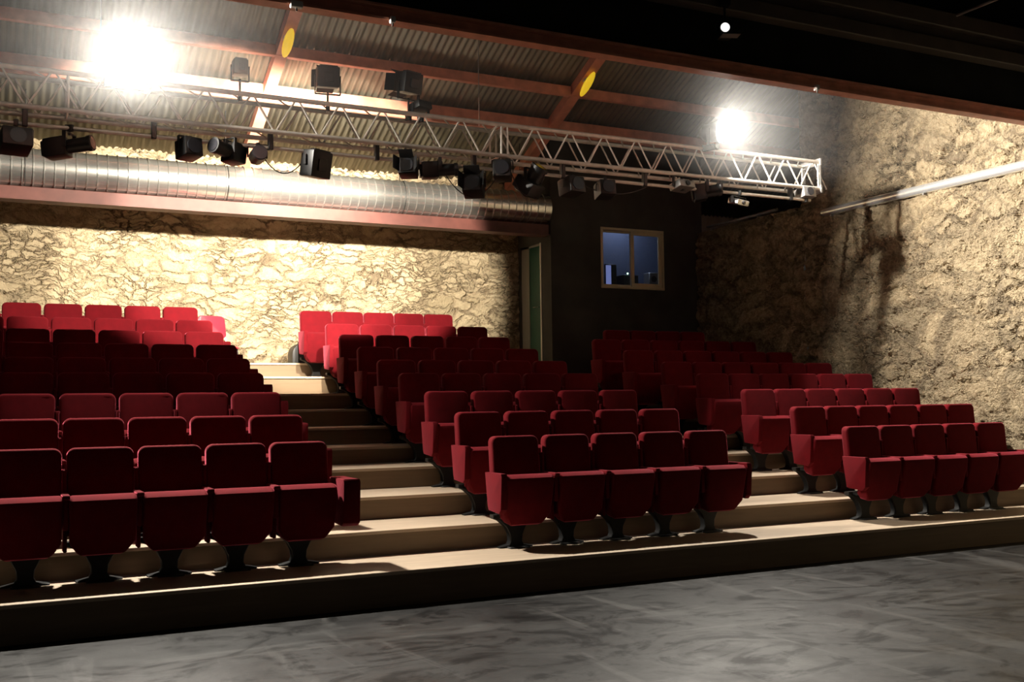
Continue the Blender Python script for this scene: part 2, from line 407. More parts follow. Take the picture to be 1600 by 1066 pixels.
for x, lab in ((3.6, 'red-brown sloping rafter on the left with a yellow lamp'), (8.4, 'red-brown sloping rafter on the right with a yellow lamp')):
    bm = B()
    a = [(9.2, roof_z(9.2) - 0.17), (17.0, roof_z(17.0) - 0.17), (17.0, roof_z(17.0) - 0.005), (9.2, roof_z(9.2) - 0.005)]
    prism(bm, [(p[0] - 12, p[1] - 6) for p in a], -0.085, 0.085, 'x')
    tag(obj('rafter', bm, 'red_beam', smooth=False, loc=(x, 12, 6)), lab, 'beam', 'sloping rafters')
    # yellow lamp under the rafter
    yl = 14.15 if x < 5 else 14.12
    zz = roof_z(yl) - 0.17
    t = thing('rafter_lamp', 'yellow glowing lamp under the left rafter' if x < 5 else 'yellow glowing lamp under the right rafter', 'lamp', (x, yl, zz), group='yellow rafter lamps')
    bm = B(); box(bm, -0.06, 0.06, -0.06, 0.06, -0.05, 0.0, 0.006, 1); obj('base', bm, 'white_edge', t)
    bm = B()
    bmesh.ops.create_uvsphere(bm, u_segments=16, v_segments=10, radius=1)
    for v in bm.verts: v.co = Vector((v.co.x * 0.072, v.co.y * 0.22, v.co.z * 0.05 - 0.09 - v.co.y * 0.30 * SL))
    obj('globe', bm, 'yellow_glass', t)
# dim beam above the black wall
for (px0, py0, px1, py1, hh, lab) in ((1200, 25, 1600, 108, 0.16, 'dim brown timber beam high on the black wall'),):
    zb = on_y(px1, py1, FY - 0.15).z
    bm = B(); box(bm, -9, XW + 0.3, -0.08, 0.08, 0, hh, 0.01, 1); box(bm, -9, XW + 0.3, -0.10, 0.10, hh + 0.12, hh + 0.3, 0.01, 1); box(bm, -9, XW+0.3, 0.0, 0.10, hh, hh + 0.12)
    tag(obj('timber_beam', bm, 'brown_beam', smooth=False, loc=(0, FY - 0.13, zb)), lab, 'beam')
pa = on_y(1495, 24, 7.9); pb = Vector((pa.x, 5.0, pa.z))
bm = B(); tube(bm, (0, 0, 0), pb - pa, 0.018, 8); tag(obj('ceiling_conduit', bm, 'grey_metal', loc=pa), 'thin pale conduit under the black stage ceiling at top right', 'pipe')

# small fittings on the long beam
for px, py, lab in ((463, 13, 'small white fitting on the long beam above the left rafter'), (613, 29, 'small white clamp on the long beam left of the middle'), (1276, 144, 'small white clamp on the long beam near the stone wall')):
    p = on_y(px, py, FY - 0.10)
    t = thing('beam_clamp', lab, 'clamp', (p.x, FY - 0.11, 4.87), group='white clamps on the long beam')
    bm = B(); w = 0.05 if px < 500 else 0.022
    box(bm, -w, w, -0.02, 0.03, -0.005, 0.05, 0.006, 1); obj('jaw', bm, 'white_edge', t)
    bm = B(); tube(bm, (0, 0, -0.035), (0, 0, 0.0), 0.008); obj('bolt', bm, 'chrome', t)

# ------------------------------------------------------------------ control booth
WX0, WX1, WZ0, WZ1 = 9.60, 10.94, 3.62, 4.71
bm = B()
x0, x1, zt_ = BX, XW + 0.06, roof_z(BY) - 0.0
for (a, b_, c, d) in ((x0, WX0, 1.9, zt_), (WX1, x1, 1.9, zt_), (WX0, WX1, 1.9, WZ0), (WX0, WX1, WZ1, zt_)):
    box(bm, a, b_, BY, BY + 0.1, c, d)
struct(obj('wall_booth_front', bm, 'booth_black', smooth=False), 'black front wall of the control booth')
DY0, DY1, DZ1 = 16.14, 16.93, 4.42
bm = B()
for (a, b_, c, d) in ((BY + 0.1, DY0, 1.9, 6.0), (DY1, 17.05, 1.9, 5.6), (DY0, DY1, DZ1, 5.7)):
    box(bm, BX, BX + 0.1, a, b_, c, d)
struct(obj('wall_booth_left', bm, 'booth_black', smooth=False), 'black side wall of the control booth with the green door')
# booth inside
for nm, bx_ in (('wall_booth_rear', (BX + 0.1, XW, 16.92, 16.98, 2.2, 5.6)), ('wall_booth_right', (XW - 0.02, XW + 0.04, BY + 0.1, 16.9, 2.2, 5.6)),
                ('ceiling_booth', (BX + 0.1, XW - 0.03, BY + 0.1, 16.9, 5.45, 5.5)), ('floor_booth', (BX + 0.1, XW - 0.03, BY + 0.1, 16.9, 2.25, 2.3))):
    bm = B(); box(bm, *bx_); struct(obj(nm, bm, 'blue_room', smooth=False))
area('booth_room_light', (10.6, 16.5, 5.35), (0, 0, -1), 0.4, 16, color=(0.66, 0.76, 1.0))
t = struct(thing('window_1', 'cream framed sliding window in the black booth wall', 'window', ((WX0 + WX1) / 2, BY, WZ0)))
w, hgt = WX1 - WX0, WZ1 - WZ0
bm = B(); fr = 0.045
box(bm, -w / 2, w / 2, -0.02, 0.1, 0, fr, 0.004, 1); box(bm, -w / 2, w / 2, -0.02, 0.1, hgt - fr, hgt, 0.004, 1)
box(bm, -w / 2, -w / 2 + fr, -0.02, 0.1, fr, hgt - fr, 0.004, 1); box(bm, w / 2 - fr, w / 2, -0.02, 0.1, fr, hgt - fr, 0.004, 1)
obj('window_frame', bm, 'window_frame', t)
for s, nm in ((0, 0), (1, 1)):
    a, b_ = ((-w / 2 + fr, 0.02), (-0.03, w / 2 - fr))[s]; yo = (0.05, 0.0)[s]; f2 = (0.035, 0.065)[s]
    bm = B()
    box(bm, a, b_, yo, yo + 0.035, fr, fr + f2, 0.003, 1); box(bm, a, b_, yo, yo + 0.035, hgt - fr - f2, hgt - fr, 0.003, 1)
    box(bm, a, a + f2, yo, yo + 0.035, fr + f2, hgt - fr - f2, 0.003, 1); box(bm, b_ - f2, b_, yo, yo + 0.035, fr + f2, hgt - fr - f2, 0.003, 1)
    sa = obj('sash', bm, 'window_frame', t)
    bm = B(); box(bm, a + f2, b_ - f2, yo + 0.014, yo + 0.02, fr + f2, hgt - fr - f2); obj('pane', bm, 'glass', sa)
# things in the booth
t = thing('control_desk', 'dark desk seen through the booth window', 'desk', (10.2, 16.1, 2.3))
bm = B(); box(bm, -1.0, 1.1, -0.2, 0.4, 1.32, 1.36, 0.005, 1); obj('desktop', bm, 'black_plastic', t)
for sx in (-0.9, 1.0):
    bm = B(); box(bm, sx - 0.03, sx + 0.03, -0.15, 0.35, 0, 1.32); obj('leg', bm, 'black_metal', t)
t = thing('monitor', 'glowing blue screen at the left edge of the booth window', 'screen', (10.03, 16.12, 3.66))
bm = B(); box(bm, -0.14, 0.10, -0.01, 0.03, 0.06, 0.44, 0.006, 1); obj('case', bm, 'black_plastic', t)
bm = B(); box(bm, -0.13, -0.02, -0.014, -0.011, 0.07, 0.42); obj('screen', bm, 'screen', t)
bm = B(); box(bm, -0.08, 0.06, -0.06, 0.08, 0, 0.015); tube(bm, (0, 0.02, 0), (0, 0.02, 0.08), 0.02); obj('stand', bm, 'black_metal', t)
t = thing('amplifier_rack', 'dark equipment rack with a green light behind the booth window', 'electronics', (10.42, 16.2, 3.66))
bm = B(); box(bm, -0.16, 0.16, -0.12, 0.15, 0, 0.26, 0.008, 1); obj('case', bm, 'black_plastic', t)
bm = B(); bmesh.ops.create_uvsphere(bm, u_segments=8, v_segments=6, radius=0.016); obj('indicator', bm, 'led_green', t, loc=(-0.08, -0.13, 0.28))
t = thing('desk_speaker', 'small pale speaker behind the right booth pane', 'speaker', (11.0, 16.3, 3.66))
bm = B(); box(bm, -0.10, 0.10, -0.1, 0.1, 0, 0.34, 0.01, 1); obj('cabinet', bm, 'grey_metal', t)
bm = B(); tube(bm, (0, -0.105, 0.22), (0, -0.1, 0.22), 0.06, 16); obj('cone', bm, 'black_plastic', t)

# green door in the booth side
t = struct(thing('door_1', 'narrow green door in the side of the black booth', 'door', (BX, (DY0 + DY1) / 2, 2.27)))
hw = (DY1 - DY0) / 2; dh = DZ1 - 2.27
bm = B(); box(bm, 0.02, 0.06, -hw + 0.04, hw - 0.30, 0.0, dh - 0.04); obj('leaf', bm, 'green_door', t, smooth=False)
bm = B(); box(bm, -0.01, 0.1, -hw, -hw + 0.045, 0, dh); obj('jamb', bm, 'white_edge', t, smooth=False)
bm = B(); box(bm, 0.01, 0.08, hw - 0.30, hw, 0, dh); box(bm, 0.01, 0.08, -hw + 0.045, hw, dh - 0.04, dh); obj('side_panel', bm, 'door_frame', t, smooth=False)
bm = B(); tube(bm, (-0.05, -hw + 0.12, 1.02), (-0.05, -hw + 0.24, 1.02), 0.01); tube(bm, (0.02, -hw + 0.12, 1.02), (-0.05, -hw + 0.12, 1.02), 0.01); obj('door_handle', bm, 'chrome', t)

# ------------------------------------------------------------------ duct and its beam
DR, DYC, DZC = 0.275, 15.95, 4.97
bm = B(); prof = []; x = -3.2; step = 0.138
xe = BX - 0.02
while x < xe - 0.02:
    for dx, dr in ((0.0, 0.0), (0.050, 0.0), (0.058, 0.016), (0.066, 0.016), (0.072, 0.0), (0.12, 0.0)):
        if x + dx < xe: prof.append((x + dx, DR + dr))
    x += step
prof.append((xe, DR))
SEG = 40; rings = []
for (px_, r_) in prof: rings.append([bm.verts.new((px_, r_ * math.cos(2 * math.pi * i / SEG), r_ * math.sin(2 * math.pi * i / SEG))) for i in range(SEG)])
for a, b_ in zip(rings[:-1], rings[1:]):
    for i in range(SEG): bm.faces.new((a[i], a[(i + 1) % SEG], b_[(i + 1) % SEG], b_[i]))
bm.faces.new(rings[0]); bm.faces.new(rings[-1])
duct = obj('ventilation_duct', bm, 'duct', loc=(0, DYC, DZC)); tag(duct, 'long round ribbed metal ventilation duct along the top of the back wall', 'duct')
zrb = 4.50
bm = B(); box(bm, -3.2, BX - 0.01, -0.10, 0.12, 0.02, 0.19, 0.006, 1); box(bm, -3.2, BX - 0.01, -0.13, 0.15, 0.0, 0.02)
tag(obj('duct_beam', bm, 'duct_beam', smooth=False, loc=(0, 15.93, zrb)), 'red beam carrying the ribbed duct, shade put into its colour', 'beam')
# hangers of the duct
for i, x in enumerate((0.35, 3.1, 5.9, 8.1)):
    bm = B(); r = DR + 0.02
    pts = [Vector((0, r * math.cos(a), r * math.sin(a))) for a in [math.pi * 2 * j / 24 for j in range(25)]]
    path_tube(bm, pts, 0.004, 6)
    tube(bm, (0, 0, r), (0, 0, roof_z(DYC) - DZC), 0.006)
    tag(obj('duct_hanger', bm, 'black_metal', loc=(x, DYC, DZC)), ['thin hanger ring at the left end of the duct', 'thin hanger ring second along the duct', 'thin hanger ring on the duct right of the big square flood lamp', 'thin hanger ring on the duct nearest the booth'][i], 'hanger', 'duct hangers')

# ------------------------------------------------------------------ pipe on the right wall
bm = B(); tube(bm, (0, 0, 0), (0, 7.4, 0), 0.068, 20)
t = tag(obj('wall_pipe', bm, 'pipe', loc=(XW - 0.11, 5.0, 4.53)), 'shiny silver pipe running along the stone side wall', 'pipe')
for i, yy in enumerate((1.2, 3.7, 5.4, 7.2)):
    bm = B(); box(bm, -0.055, 0.16, -0.015, 0.015, -0.09, -0.065); box(bm, 0.1, 0.16, -0.015, 0.015, -0.12, 0.05)
    obj('bracket', bm, 'grey_metal', t, loc=(0, yy, 0))
bm = B(); tube(bm, (0, 0, 0), (0, 1.9, 0), 0.024, 12)
t2 = tag(obj('thin_conduit', bm, 'pipe', loc=(XW - 0.10, 13.5, 4.77)), 'thin pale conduit along the shaded wall ledge beside the booth', 'pipe')
for yy in (0.5, 1.8):
    bm = B(); box(bm, -0.01, 0.14, -0.012, 0.012, -0.07, -0.02); obj('bracket', bm, 'grey_metal', t2, loc=(0, yy, 0))

# ------------------------------------------------------------------ truss
tx0, tx1 = -3.2, 9.98
zT, zB = EYE + 0.2995 * TRY, EYE + 0.2655 * TRY
tr = thing('lighting_truss', 'long aluminium lattice truss carrying the stage lights', 'truss', (0, TRY, 0))
TW = 0.31
for (yy, zz) in ((0, zT), (0, zB), (TW, zT), (TW, zB)):
    bm = B(); tube(bm, (tx0, 0, 0), (tx1, 0, 0), 0.026, 12); obj('chord', bm, 'alu', tr, loc=(0, yy, zz))
bay = 0.47; nb = int((tx1 - tx0) / bay)
bmA = B(); tube(bmA, (0, 0, zB), (bay / 2 - 0.02, 0, zT), 0.011, 6); meA = obj('brace', bmA, 'alu', tr)
bmD = B(); tube(bmD, (0, 0, zT), (bay / 2 - 0.02, 0, zB), 0.011, 6); meD = obj('brace', bmD, 'alu', tr)
bmT = B(); tube(bmT, (0, 0, zT), (bay / 2, TW, zT), 0.009, 6); meT = obj('cross_brace', bmT, 'alu', tr)
bmU = B(); tube(bmU, (0, 0, zB), (bay / 2, TW, zB), 0.009, 6); meU = obj('cross_brace', bmU, 'alu', tr)
first = {'A': meA, 'D': meD, 'T': meT, 'U': meU}; used = set()
def tput(key, loc):
    o = first[key]
    if key in used:
        o = o.copy(); C.objects.link(o); o.parent = tr
    used.add(key); o.location = loc
for i in range(nb):
    x = tx0 + 0.15 + i * bay
    if x < -0.8: continue
    for yy, off in ((0, 0), (TW, 0.12)):
        tput('A', (x + off, yy, 0)); tput('D', (x + off + bay / 2 + 0.01, yy, 0))
    tput('T', (x, 0, 0)); tput('U', (x + bay / 2, 0, 0))
# end frame and joint posts
for x in (tx1 - 0.02, 5.28, 5.20, 0.6):
    bm = B()
    for yy in (0, TW): tube(bm, (0, yy, zB), (0, yy, zT), 0.012, 8)
    tube(bm, (0, 0, zB), (0, TW, zB), 0.012, 8); tube(bm, (0, 0, zT), (0, TW, zT), 0.012, 8)
    obj('end_frame', bm, 'alu', tr, loc=(x, 0, 0))
bm = B()
box(bm, -0.01, 0.02, -0.04, TW + 0.04, zB - 0.06, zB + 0.05, 0.005, 1); box(bm, -0.01, 0.02, -0.04, TW + 0.04, zT - 0.05, zT + 0.05, 0.005, 1)
for yy in (0, TW): box(bm, 0.0, 0.02, yy - 0.02, yy + 0.02, zB, zT)
obj('end_plate', bm, 'grey_metal', tr, loc=(tx1, 0, 0))
# hanging steels up to the roof
for x in (0.9, 5.0):
    bm = B(); tube(bm, (0, 0, zT), (0, 0, roof_z(TRY + 0.1) + 0.0), 0.005, 6); obj('hanging_wire', bm, 'grey_metal', tr, loc=(x, 0.17, 0))

zP = EYE + 0.2507 * TRY
t = thing('lighting_bar', 'bright round bar slung under the truss for hanging lamps', 'pipe', (0, TRY + 0.05, zP))
bm = B(); tube(bm, (-3.2, 0, 0), (9.85, 0, 0), 0.022, 12); obj('bar', bm, 'alu', t)
for x in [0.23 + 1.16 * i for i in range(9)]:
    bm = B(); box(bm, -0.025, 0.025, -0.035, 0.035, -0.03, zB - zP + 0.03, 0.008, 1); obj('clamp', bm, 'black_metal', t, loc=(x, 0, 0))

# cables sagging from the truss bar
def cable(pts, r, lab, loc):
    bm = B(); path_tube(bm, [Vector(p) for p in pts], r, 6)
    tag(obj('cable', bm, 'black_plastic', loc=loc), lab, 'cable', 'cables hanging from the truss')
def sag(p0, p1, drop, n=12):
    out = []
    for i in range(n + 1):
        s = i / n; p = p0.lerp(p1, s); p.z -= drop * 4 * s * (1 - s); out.append(p)
    return out
for px0, px1, drop, lab in ((405, 480, 0.22, 'thin cable sagging between the round lamp and the square flood lamp'), (690, 780, 0.30, 'cable loop sagging in front of the duct beside the box lamps'), (800, 850, 0.25, 'cable loop by the tilted spotlight near the booth'), (900, 1010, 0.12, 'dark cable sagging under the right part of the truss')):
    a = on_y(px0, 240 + (px0 - 400) * 0.11, TRY + 0.08); b_ = on_y(px1, 240 + (px1 - 400) * 0.11, TRY + 0.08)
    a.z = b_.z = zP - 0.03
    cable([q - a for q in sag(a, b_, drop)], 0.006, lab, a)

# ------------------------------------------------------------------ stage lights
def stage_light(kind, px, py, wpx, hpx, label, pan=0.0, tilt=0.0, up_=False, lens='lens_dim', y=None, body='black_metal', depth=None, doors=False):
    """body of the lamp centred on a point of the rig; pan 0 looks to the stage (-Y)"""
    Y = y if y is not None else (TRY + 0.05 if not up_ else TRY + 0.17)
    c = on_y(px, py, Y)
    Dp = (c - ORI).dot(fw)
    w_, h_ = wpx * Dp / F_PX, hpx * Dp / F_PX
    dp = depth or max(w_, h_) * 0.9
    t = thing('stage_light', label, 'stage light', c, R(pan), group='stage lights on the truss')
    rot = Matrix.Rotation(R(tilt), 4, 'X')
    bm = B()
    if kind == 'box':
        box(bm, -w_ / 2, w_ / 2, -dp / 2, dp / 2, -h_ / 2, h_ / 2, min(w_, h_) * 0.08, 2)
        for i in range(4): box(bm, -w_ * 0.4, w_ * 0.4, dp * (0.05 + 0.11 * i), dp * (0.08 + 0.11 * i), h_ / 2, h_ / 2 + 0.012)
        box(bm, -w_ * 0.2, w_ * 0.2, dp / 2, dp / 2 + 0.02, -h_ * 0.25, h_ * 0.2, 0.004, 1)
    elif kind == 'par':
        r = min(w_, h_) / 2
        tube(bm, (0, -dp / 2, 0), (0, dp * 0.2, 0), r, 24); tube(bm, (0, dp * 0.2, 0), (0, dp / 2, 0), r, 24, r * 0.55)
        tube(bm, (0, dp / 2, 0), (0, dp / 2 + 0.06, 0), r * 0.4, 16)
    elif kind == 'profile':
        r = h_ * 0.33
        tube(bm, (0, -dp / 2, 0), (0, dp * 0.1, 0), r, 20); tube(bm, (0, -dp / 2 - 0.01, 0), (0, -dp / 2 + 0.03, 0), r * 1.12, 20)
        box(bm, -h_ * 0.45, h_ * 0.45, dp * 0.02, dp * 0.5, -h_ * 0.45, h_ * 0.45, 0.02, 2)
        box(bm, -h_ * 0.36, h_ * 0.36, dp * 0.5, dp * 0.56, -h_ * 0.36, h_ * 0.36, 0.01, 1)
    elif kind == 'slim':
        box(bm, -w_ / 2, w_ / 2, -dp / 2, dp / 2, -h_ / 2, h_ / 2, h_ * 0.2, 2)
    bmesh.ops.transform(bm, matrix=rot, verts=bm.verts)
    hs = obj('housing', bm, body, t)
    r = {'box': min(w_, h_) * 0.40, 'par': min(w_, h_) * 0.46, 'profile': h_ * 0.28, 'slim': h_ * 0.35}[kind]
    bm = B(); tube(bm, (0, -dp / 2 - 0.014, 0), (0, -dp / 2 + 0.005, 0), r, 24); bmesh.ops.transform(bm, matrix=rot, verts=bm.verts)
    obj('lens', bm, lens, t)
    if doors:
        a = min(w_, h_) * 0.42
        bm = B()
        for sx, sz in ((-1, 0), (1, 0), (0, 1), (0, -1)):
            m4 = bmesh.ops.create_cube(bm, size=1)['verts']
            for v in m4:
                if sx: v.co = Vector((sx * (a + 0.002 + (0.5 - v.co.y) * 0.05 + v.co.x * 0.003), -dp / 2 - 0.07 + v.co.y * 0.12, v.co.z * 2 * a))
                else: v.co = Vector((v.co.x * 2 * a, -dp / 2 - 0.07 + v.co.y * 0.12, sz * (a + 0.002 + (0.5 - v.co.y) * 0.05 + v.co.z * 0.003)))
        bmesh.ops.transform(bm, matrix=rot, verts=bm.verts)
        obj('barn_doors', bm, 'black_metal', t)
    # yoke: U of flat bar round the housing, then a hook clamp to the bar / chord
    wy = (w_ if kind != 'profile' else h_ * 0.9) / 2 + 0.018
    zc = (zP - c.z) if not up_ else (zT - c.z)
    sg = 1 if not up_ else -1
    arm = sg * min(abs(zc) - 0.07, max(h_ * 0.75, 0.1)) if abs(zc) > 0.1 else sg * 0.1
    bm = B()
    for s in (-1, 1): box(bm, s * wy - 0.005, s * wy + 0.005, -0.018, 0.018, min(0, arm) - 0.02, max(0, arm) + 0.02)
    box(bm, -wy, wy, -0.018, 0.018, arm - 0.005 + sg * 0.02, arm + 0.005 + sg * 0.02)
    obj('yoke', bm, 'black_metal', t)
    bm = B(); z0, z1 = sorted((arm, zc))
    if z1 - z0 < 0.06: z0, z1 = (zc - 0.06, zc) if sg > 0 else (zc, zc + 0.06)
    tube(bm, (0, 0, z0), (0, 0, z1), 0.012, 8); box(bm, -0.02, 0.02, -0.04, 0.04, zc - 0.035, zc + 0.035, 0.01, 2)
    obj('clamp', bm, 'black_metal', t)
    return t
# the two lamps burning towards the stage
def burning(px, py, P, label, size, pan):
    t = thing('stage_light', label, 'stage light', P, pan, group='burning stage lamps')
    s = size
    bm = B(); tube(bm, (0, 0.0, 0), (0, 0.2, 0), s, 28, s * 0.8); tube(bm, (0, 0.2, 0), (0, 0.26, 0), s * 0.8, 28, s * 0.4); tube(bm, (0, -0.015, 0), (0, 0.015, 0), s * 1.06, 28, caps=False)
    obj('housing', bm, 'black_metal', t)
    bm = B()
    bmesh.ops.create_uvsphere(bm, u_segments=24, v_segments=12, radius=s * 0.97)
    for v in bm.verts: v.co = Vector((v.co.x, v.co.z * 0.12 - 0.012, v.co.y))
    obj('lens', bm, 'lens_hot', t)
    zc = zT - P.z
    bm = B()
    for sx in (-1, 1): box(bm, sx * (s + 0.02) - 0.005, sx * (s + 0.02) + 0.005, 0.08, 0.12, min(-s - 0.05, zc) , 0.02)
    box(bm, -s - 0.02, s + 0.02, 0.08, 0.12, min(-s - 0.05, zc) - 0.005, min(-s - 0.05, zc) + 0.005); obj('yoke', bm, 'black_metal', t)
    bm = B(); box(bm, -0.025, 0.025, 0.07, 0.24, zc - 0.04, zc + 0.04, 0.01, 2); obj('clamp', bm, 'black_metal', t)
burning(200, 100, LAMP_A, 'large dazzling white lamp on top of the truss at left', 0.17, R(8.5))
burning(1125, 205, LAMP_B, 'smaller dazzling white lamp on top of the truss near the stone wall', 0.14, R(31.8))
# floods on top of the truss looking at the back wall
stage_light('box', 512, 121, 34, 32, 'black square flood on top of the truss, left of two on tall yokes', 172, -12, True, doors=True, lens='lens_white')
stage_light('box', 638, 130, 34, 32, 'black square flood on top of the truss, right of the two on tall yokes', 196, -12, True, doors=True, lens='lens_white')
stage_light('slim', 657, 167, 28, 12, 'small flat dark lamp lying on the truss beside the right tall-yoked flood', 200, 10, True)
stage_light('box', 375, 106, 22, 24, 'small grey lamp on top of the truss right of the dazzling lamp', 180, 0, True, body='grey_metal')
# below the bar
stage_light('box', 24, 221, 44, 30, 'dark box lamp under the truss at the far left edge', 8, -10, depth=0.30)
stage_light('profile', 108, 229, 60, 34, 'long dark lamp under the truss below the dazzling left lamp', 62, -8, depth=0.44)
stage_light('box', 295, 233, 30, 30, 'dark square lamp under the truss, left neighbour of the wide one', 20, -8, depth=0.22)
stage_light('profile', 355, 236, 50, 34, 'wide dark lamp under the truss beside the round one', -58, -8, depth=0.36)
stage_light('par', 402, 244, 24, 24, 'round dark can lamp under the truss seen end on', 0, -5, depth=0.26)
stage_light('box', 494, 257, 40, 42, 'large dark square flood lamp hanging in front of the bright duct', 205, -10, depth=0.2)
stage_light('box', 638, 263, 28, 26, 'small box lamp under the truss in front of the duct, left of the long one', -30, -8, depth=0.22, doors=True)
stage_light('profile', 686, 266, 50, 28, 'long black lamp with a rounded body under the truss, over the right duct', 74, -4, depth=0.40)
stage_light('box', 740, 291, 32, 30, 'black box lamp with a pale side hanging lowest under the truss', -32, -12, depth=0.24, doors=True)
stage_light('box', 785, 267, 28, 28, 'black box lamp just right of the lowest hanging one', -30, -8, depth=0.24)
stage_light('profile', 832, 281, 30, 40, 'tilted black spotlight hanging in front of the booth corner', 30, -52, depth=0.34)
stage_light('box', 893, 292, 30, 26, 'dim black lamp in front of the booth, left of two', 10, -10, depth=0.24)
stage_light('box', 945, 297, 26, 24, 'dim black lamp in front of the booth, right of two', -10, -10, depth=0.24)
stage_light('slim', 1066, 291, 34, 12, 'flat grey lamp under the truss below the dazzling right lamp', 10, -14, body='grey_metal', depth=0.2)
stage_light('profile', 1104, 300, 40, 28, 'grey-black lamp under the truss above the booth corner', 60, -8, depth=0.34)
stage_light('slim', 1154, 316, 32, 9, 'bright-edged flat lamp hanging in front of the shaded stone wall', 20, 14, body='chrome', depth=0.16)
stage_light('box', 1258, 303, 24, 16, 'last small lamp under the truss at its wall end', 0, -10, depth=0.2, body='grey_metal')
# spot on the black wall
p = on_y(1136, 43, 8.1)
t = thing('wall_spotlight', 'small spotlight with a white lens on the black wall at the top right', 'spotlight', p, R(-20))
bm = B(); box(bm, -0.07, 0.07, 0.0, 0.16, -0.08, 0.08, 0.015, 2); obj('housing', bm, 'black_metal', t)
bm = B(); tube(bm, (-0.02, -0.012, 0), (-0.02, 0.004, 0), 0.045, 20); obj('lens', bm, 'lens_white', t)
bm = B(); box(bm, -0.08, 0.10, -0.11, 0.0, -0.105, -0.098); obj('barn_door', bm, 'grey_metal', t)
bm = B(); tube(bm, (0, 0.06, 0.06), (0, 0.06, 0.3), 0.012); box(bm, -0.05, 0.05, 0.02, 0.12, 0.24, 0.32); obj('bracket', bm, 'black_metal', t)

# ------------------------------------------------------------------ theatre seats
P = 0.52
YS = 8.77                                             # backrest top of the front row
def seat_meshes():
    g = {}
    # backrest: rounded pad, leaning back
    bm = B()
    pts = rrect(-0.243, 0.243, 0.36, 1.026, 0.062, 6, 't')
    prism(bm, pts, -0.045, 0.045, 'y', 0.022, 3)
    for v in bm.verts:
        f = (1.026 - v.co.z)
        v.co.y += -0.09 * f
        v.co.y += 0.02 * math.cos(v.co.x * 6) * (1 if v.co.y < -0.09 * f else 0) * -1
    g['backrest'] = obj('backrest', bm, 'velvet')
    # seat pad tipped up; local origin at its hinge (0,-0.2,0.30)
    bm = B()
    prof = [(-0.015, -0.085), (0.055, -0.06), (0.055, 0.0), (-0.03, 0.355), (-0.06, 0.378), (-0.13, 0.372), (-0.165, 0.345), (-0.17, 0.31), (-0.10, 0.02), (-0.06, -0.07)]
    prism(bm, prof, -0.238, 0.238, 'x', 0.026, 3)
    for v in bm.verts:
        z = v.co.z
        if z < 0.06:
            k = max(0.0, min(1.0, (0.06 - z) / 0.15)); v.co.x *= 1 - 0.42 * k * k
        if z > 0.34: v.co.z += 0.008 * math.cos(v.co.x / 0.238 * math.pi / 2)
    g['seat'] = obj('seat', bm, 'velvet')
    g['seat'].location = (0, -0.2, 0.305)
    # pedestal with flared top
    bm = B()
    o = [(-0.17, 0.0), (-0.17, 0.012), (-0.075, 0.03), (-0.06, 0.06), (-0.065, 0.12), (-0.10, 0.19), (-0.17, 0.25), (-0.235, 0.275), (-0.235, 0.31)]
    pts = o + [(-x, z) for x, z in o[::-1]]
    prism(bm, pts, -0.05, 0.03, 'y', 0.006, 1)
    box(bm, -0.10, 0.10, -0.13, 0.06, 0.0, 0.012, 0.003, 1)
    box(bm, -0.18, 0.18, -0.22, -0.04, 0.27, 0.31, 0.01, 1)
    g['leg'] = obj('leg', bm, 'black_metal')
    # armrest with its panel and rear bracket, sits on the left side
    bm = B()
    box(bm, -0.028, 0.028, -0.36, -0.02, 0.655, 0.69, 0.014, 3)
    box(bm, -0.018, 0.018, -0.33, -0.06, 0.43, 0.66, 0.008, 2)
    box(bm, -0.014, 0.014, -0.075, -0.03, 0.66, 0.86, 0.008, 2)
    box(bm, -0.022, 0.022, -0.065, -0.02, 0.84, 0.865, 0.006, 2)
    box(bm, -0.014, 0.014, -0.26, -0.15, 0.26, 0.44, 0.006, 1)
    g['armrest'] = obj('armrest', bm, 'velvet_arm')
    g['armrest'].location = (-P / 2, 0, 0)
    # padded end panel
    bm = B()
    prof = [(0.0, 0.70), (-0.34, 0.70), (-0.355, 0.67), (-0.33, 0.38), (-0.29, 0.34), (-0.07, 0.36), (-0.05, 0.40)]
    prism(bm, prof, -0.032, 0.032, 'x', 0.012, 2)
    g['end_panel'] = obj('end_panel', bm, 'velvet')
    bm = B()
    prof = [(0.0, 0.72), (-0.40, 0.72), (-0.42, 0.69), (-0.40, 0.36), (-0.34, 0.33), (-0.07, 0.34), (-0.05, 0.40)]
    prism(bm, prof, -0.075, 0.075, 'x', 0.02, 2)
    g['wide_end'] = obj('end_panel', bm, 'velvet')
    return g
G = seat_meshes()
first_use = set()
def part(key, parent, loc=None):
    src = G[key]
    if key in first_use: o = src.copy(); C.objects.link(o)
    else: o = src; first_use.add(key)
    o.parent = parent
    if loc is not None: o.location = loc
    return o
ORD = ['first', 'second', 'third', 'fourth', 'fifth', 'sixth', 'seventh']
ROWN = ['front', 'second', 'third', 'fourth', 'fifth', 'sixth', 'seventh', 'eighth', 'back']
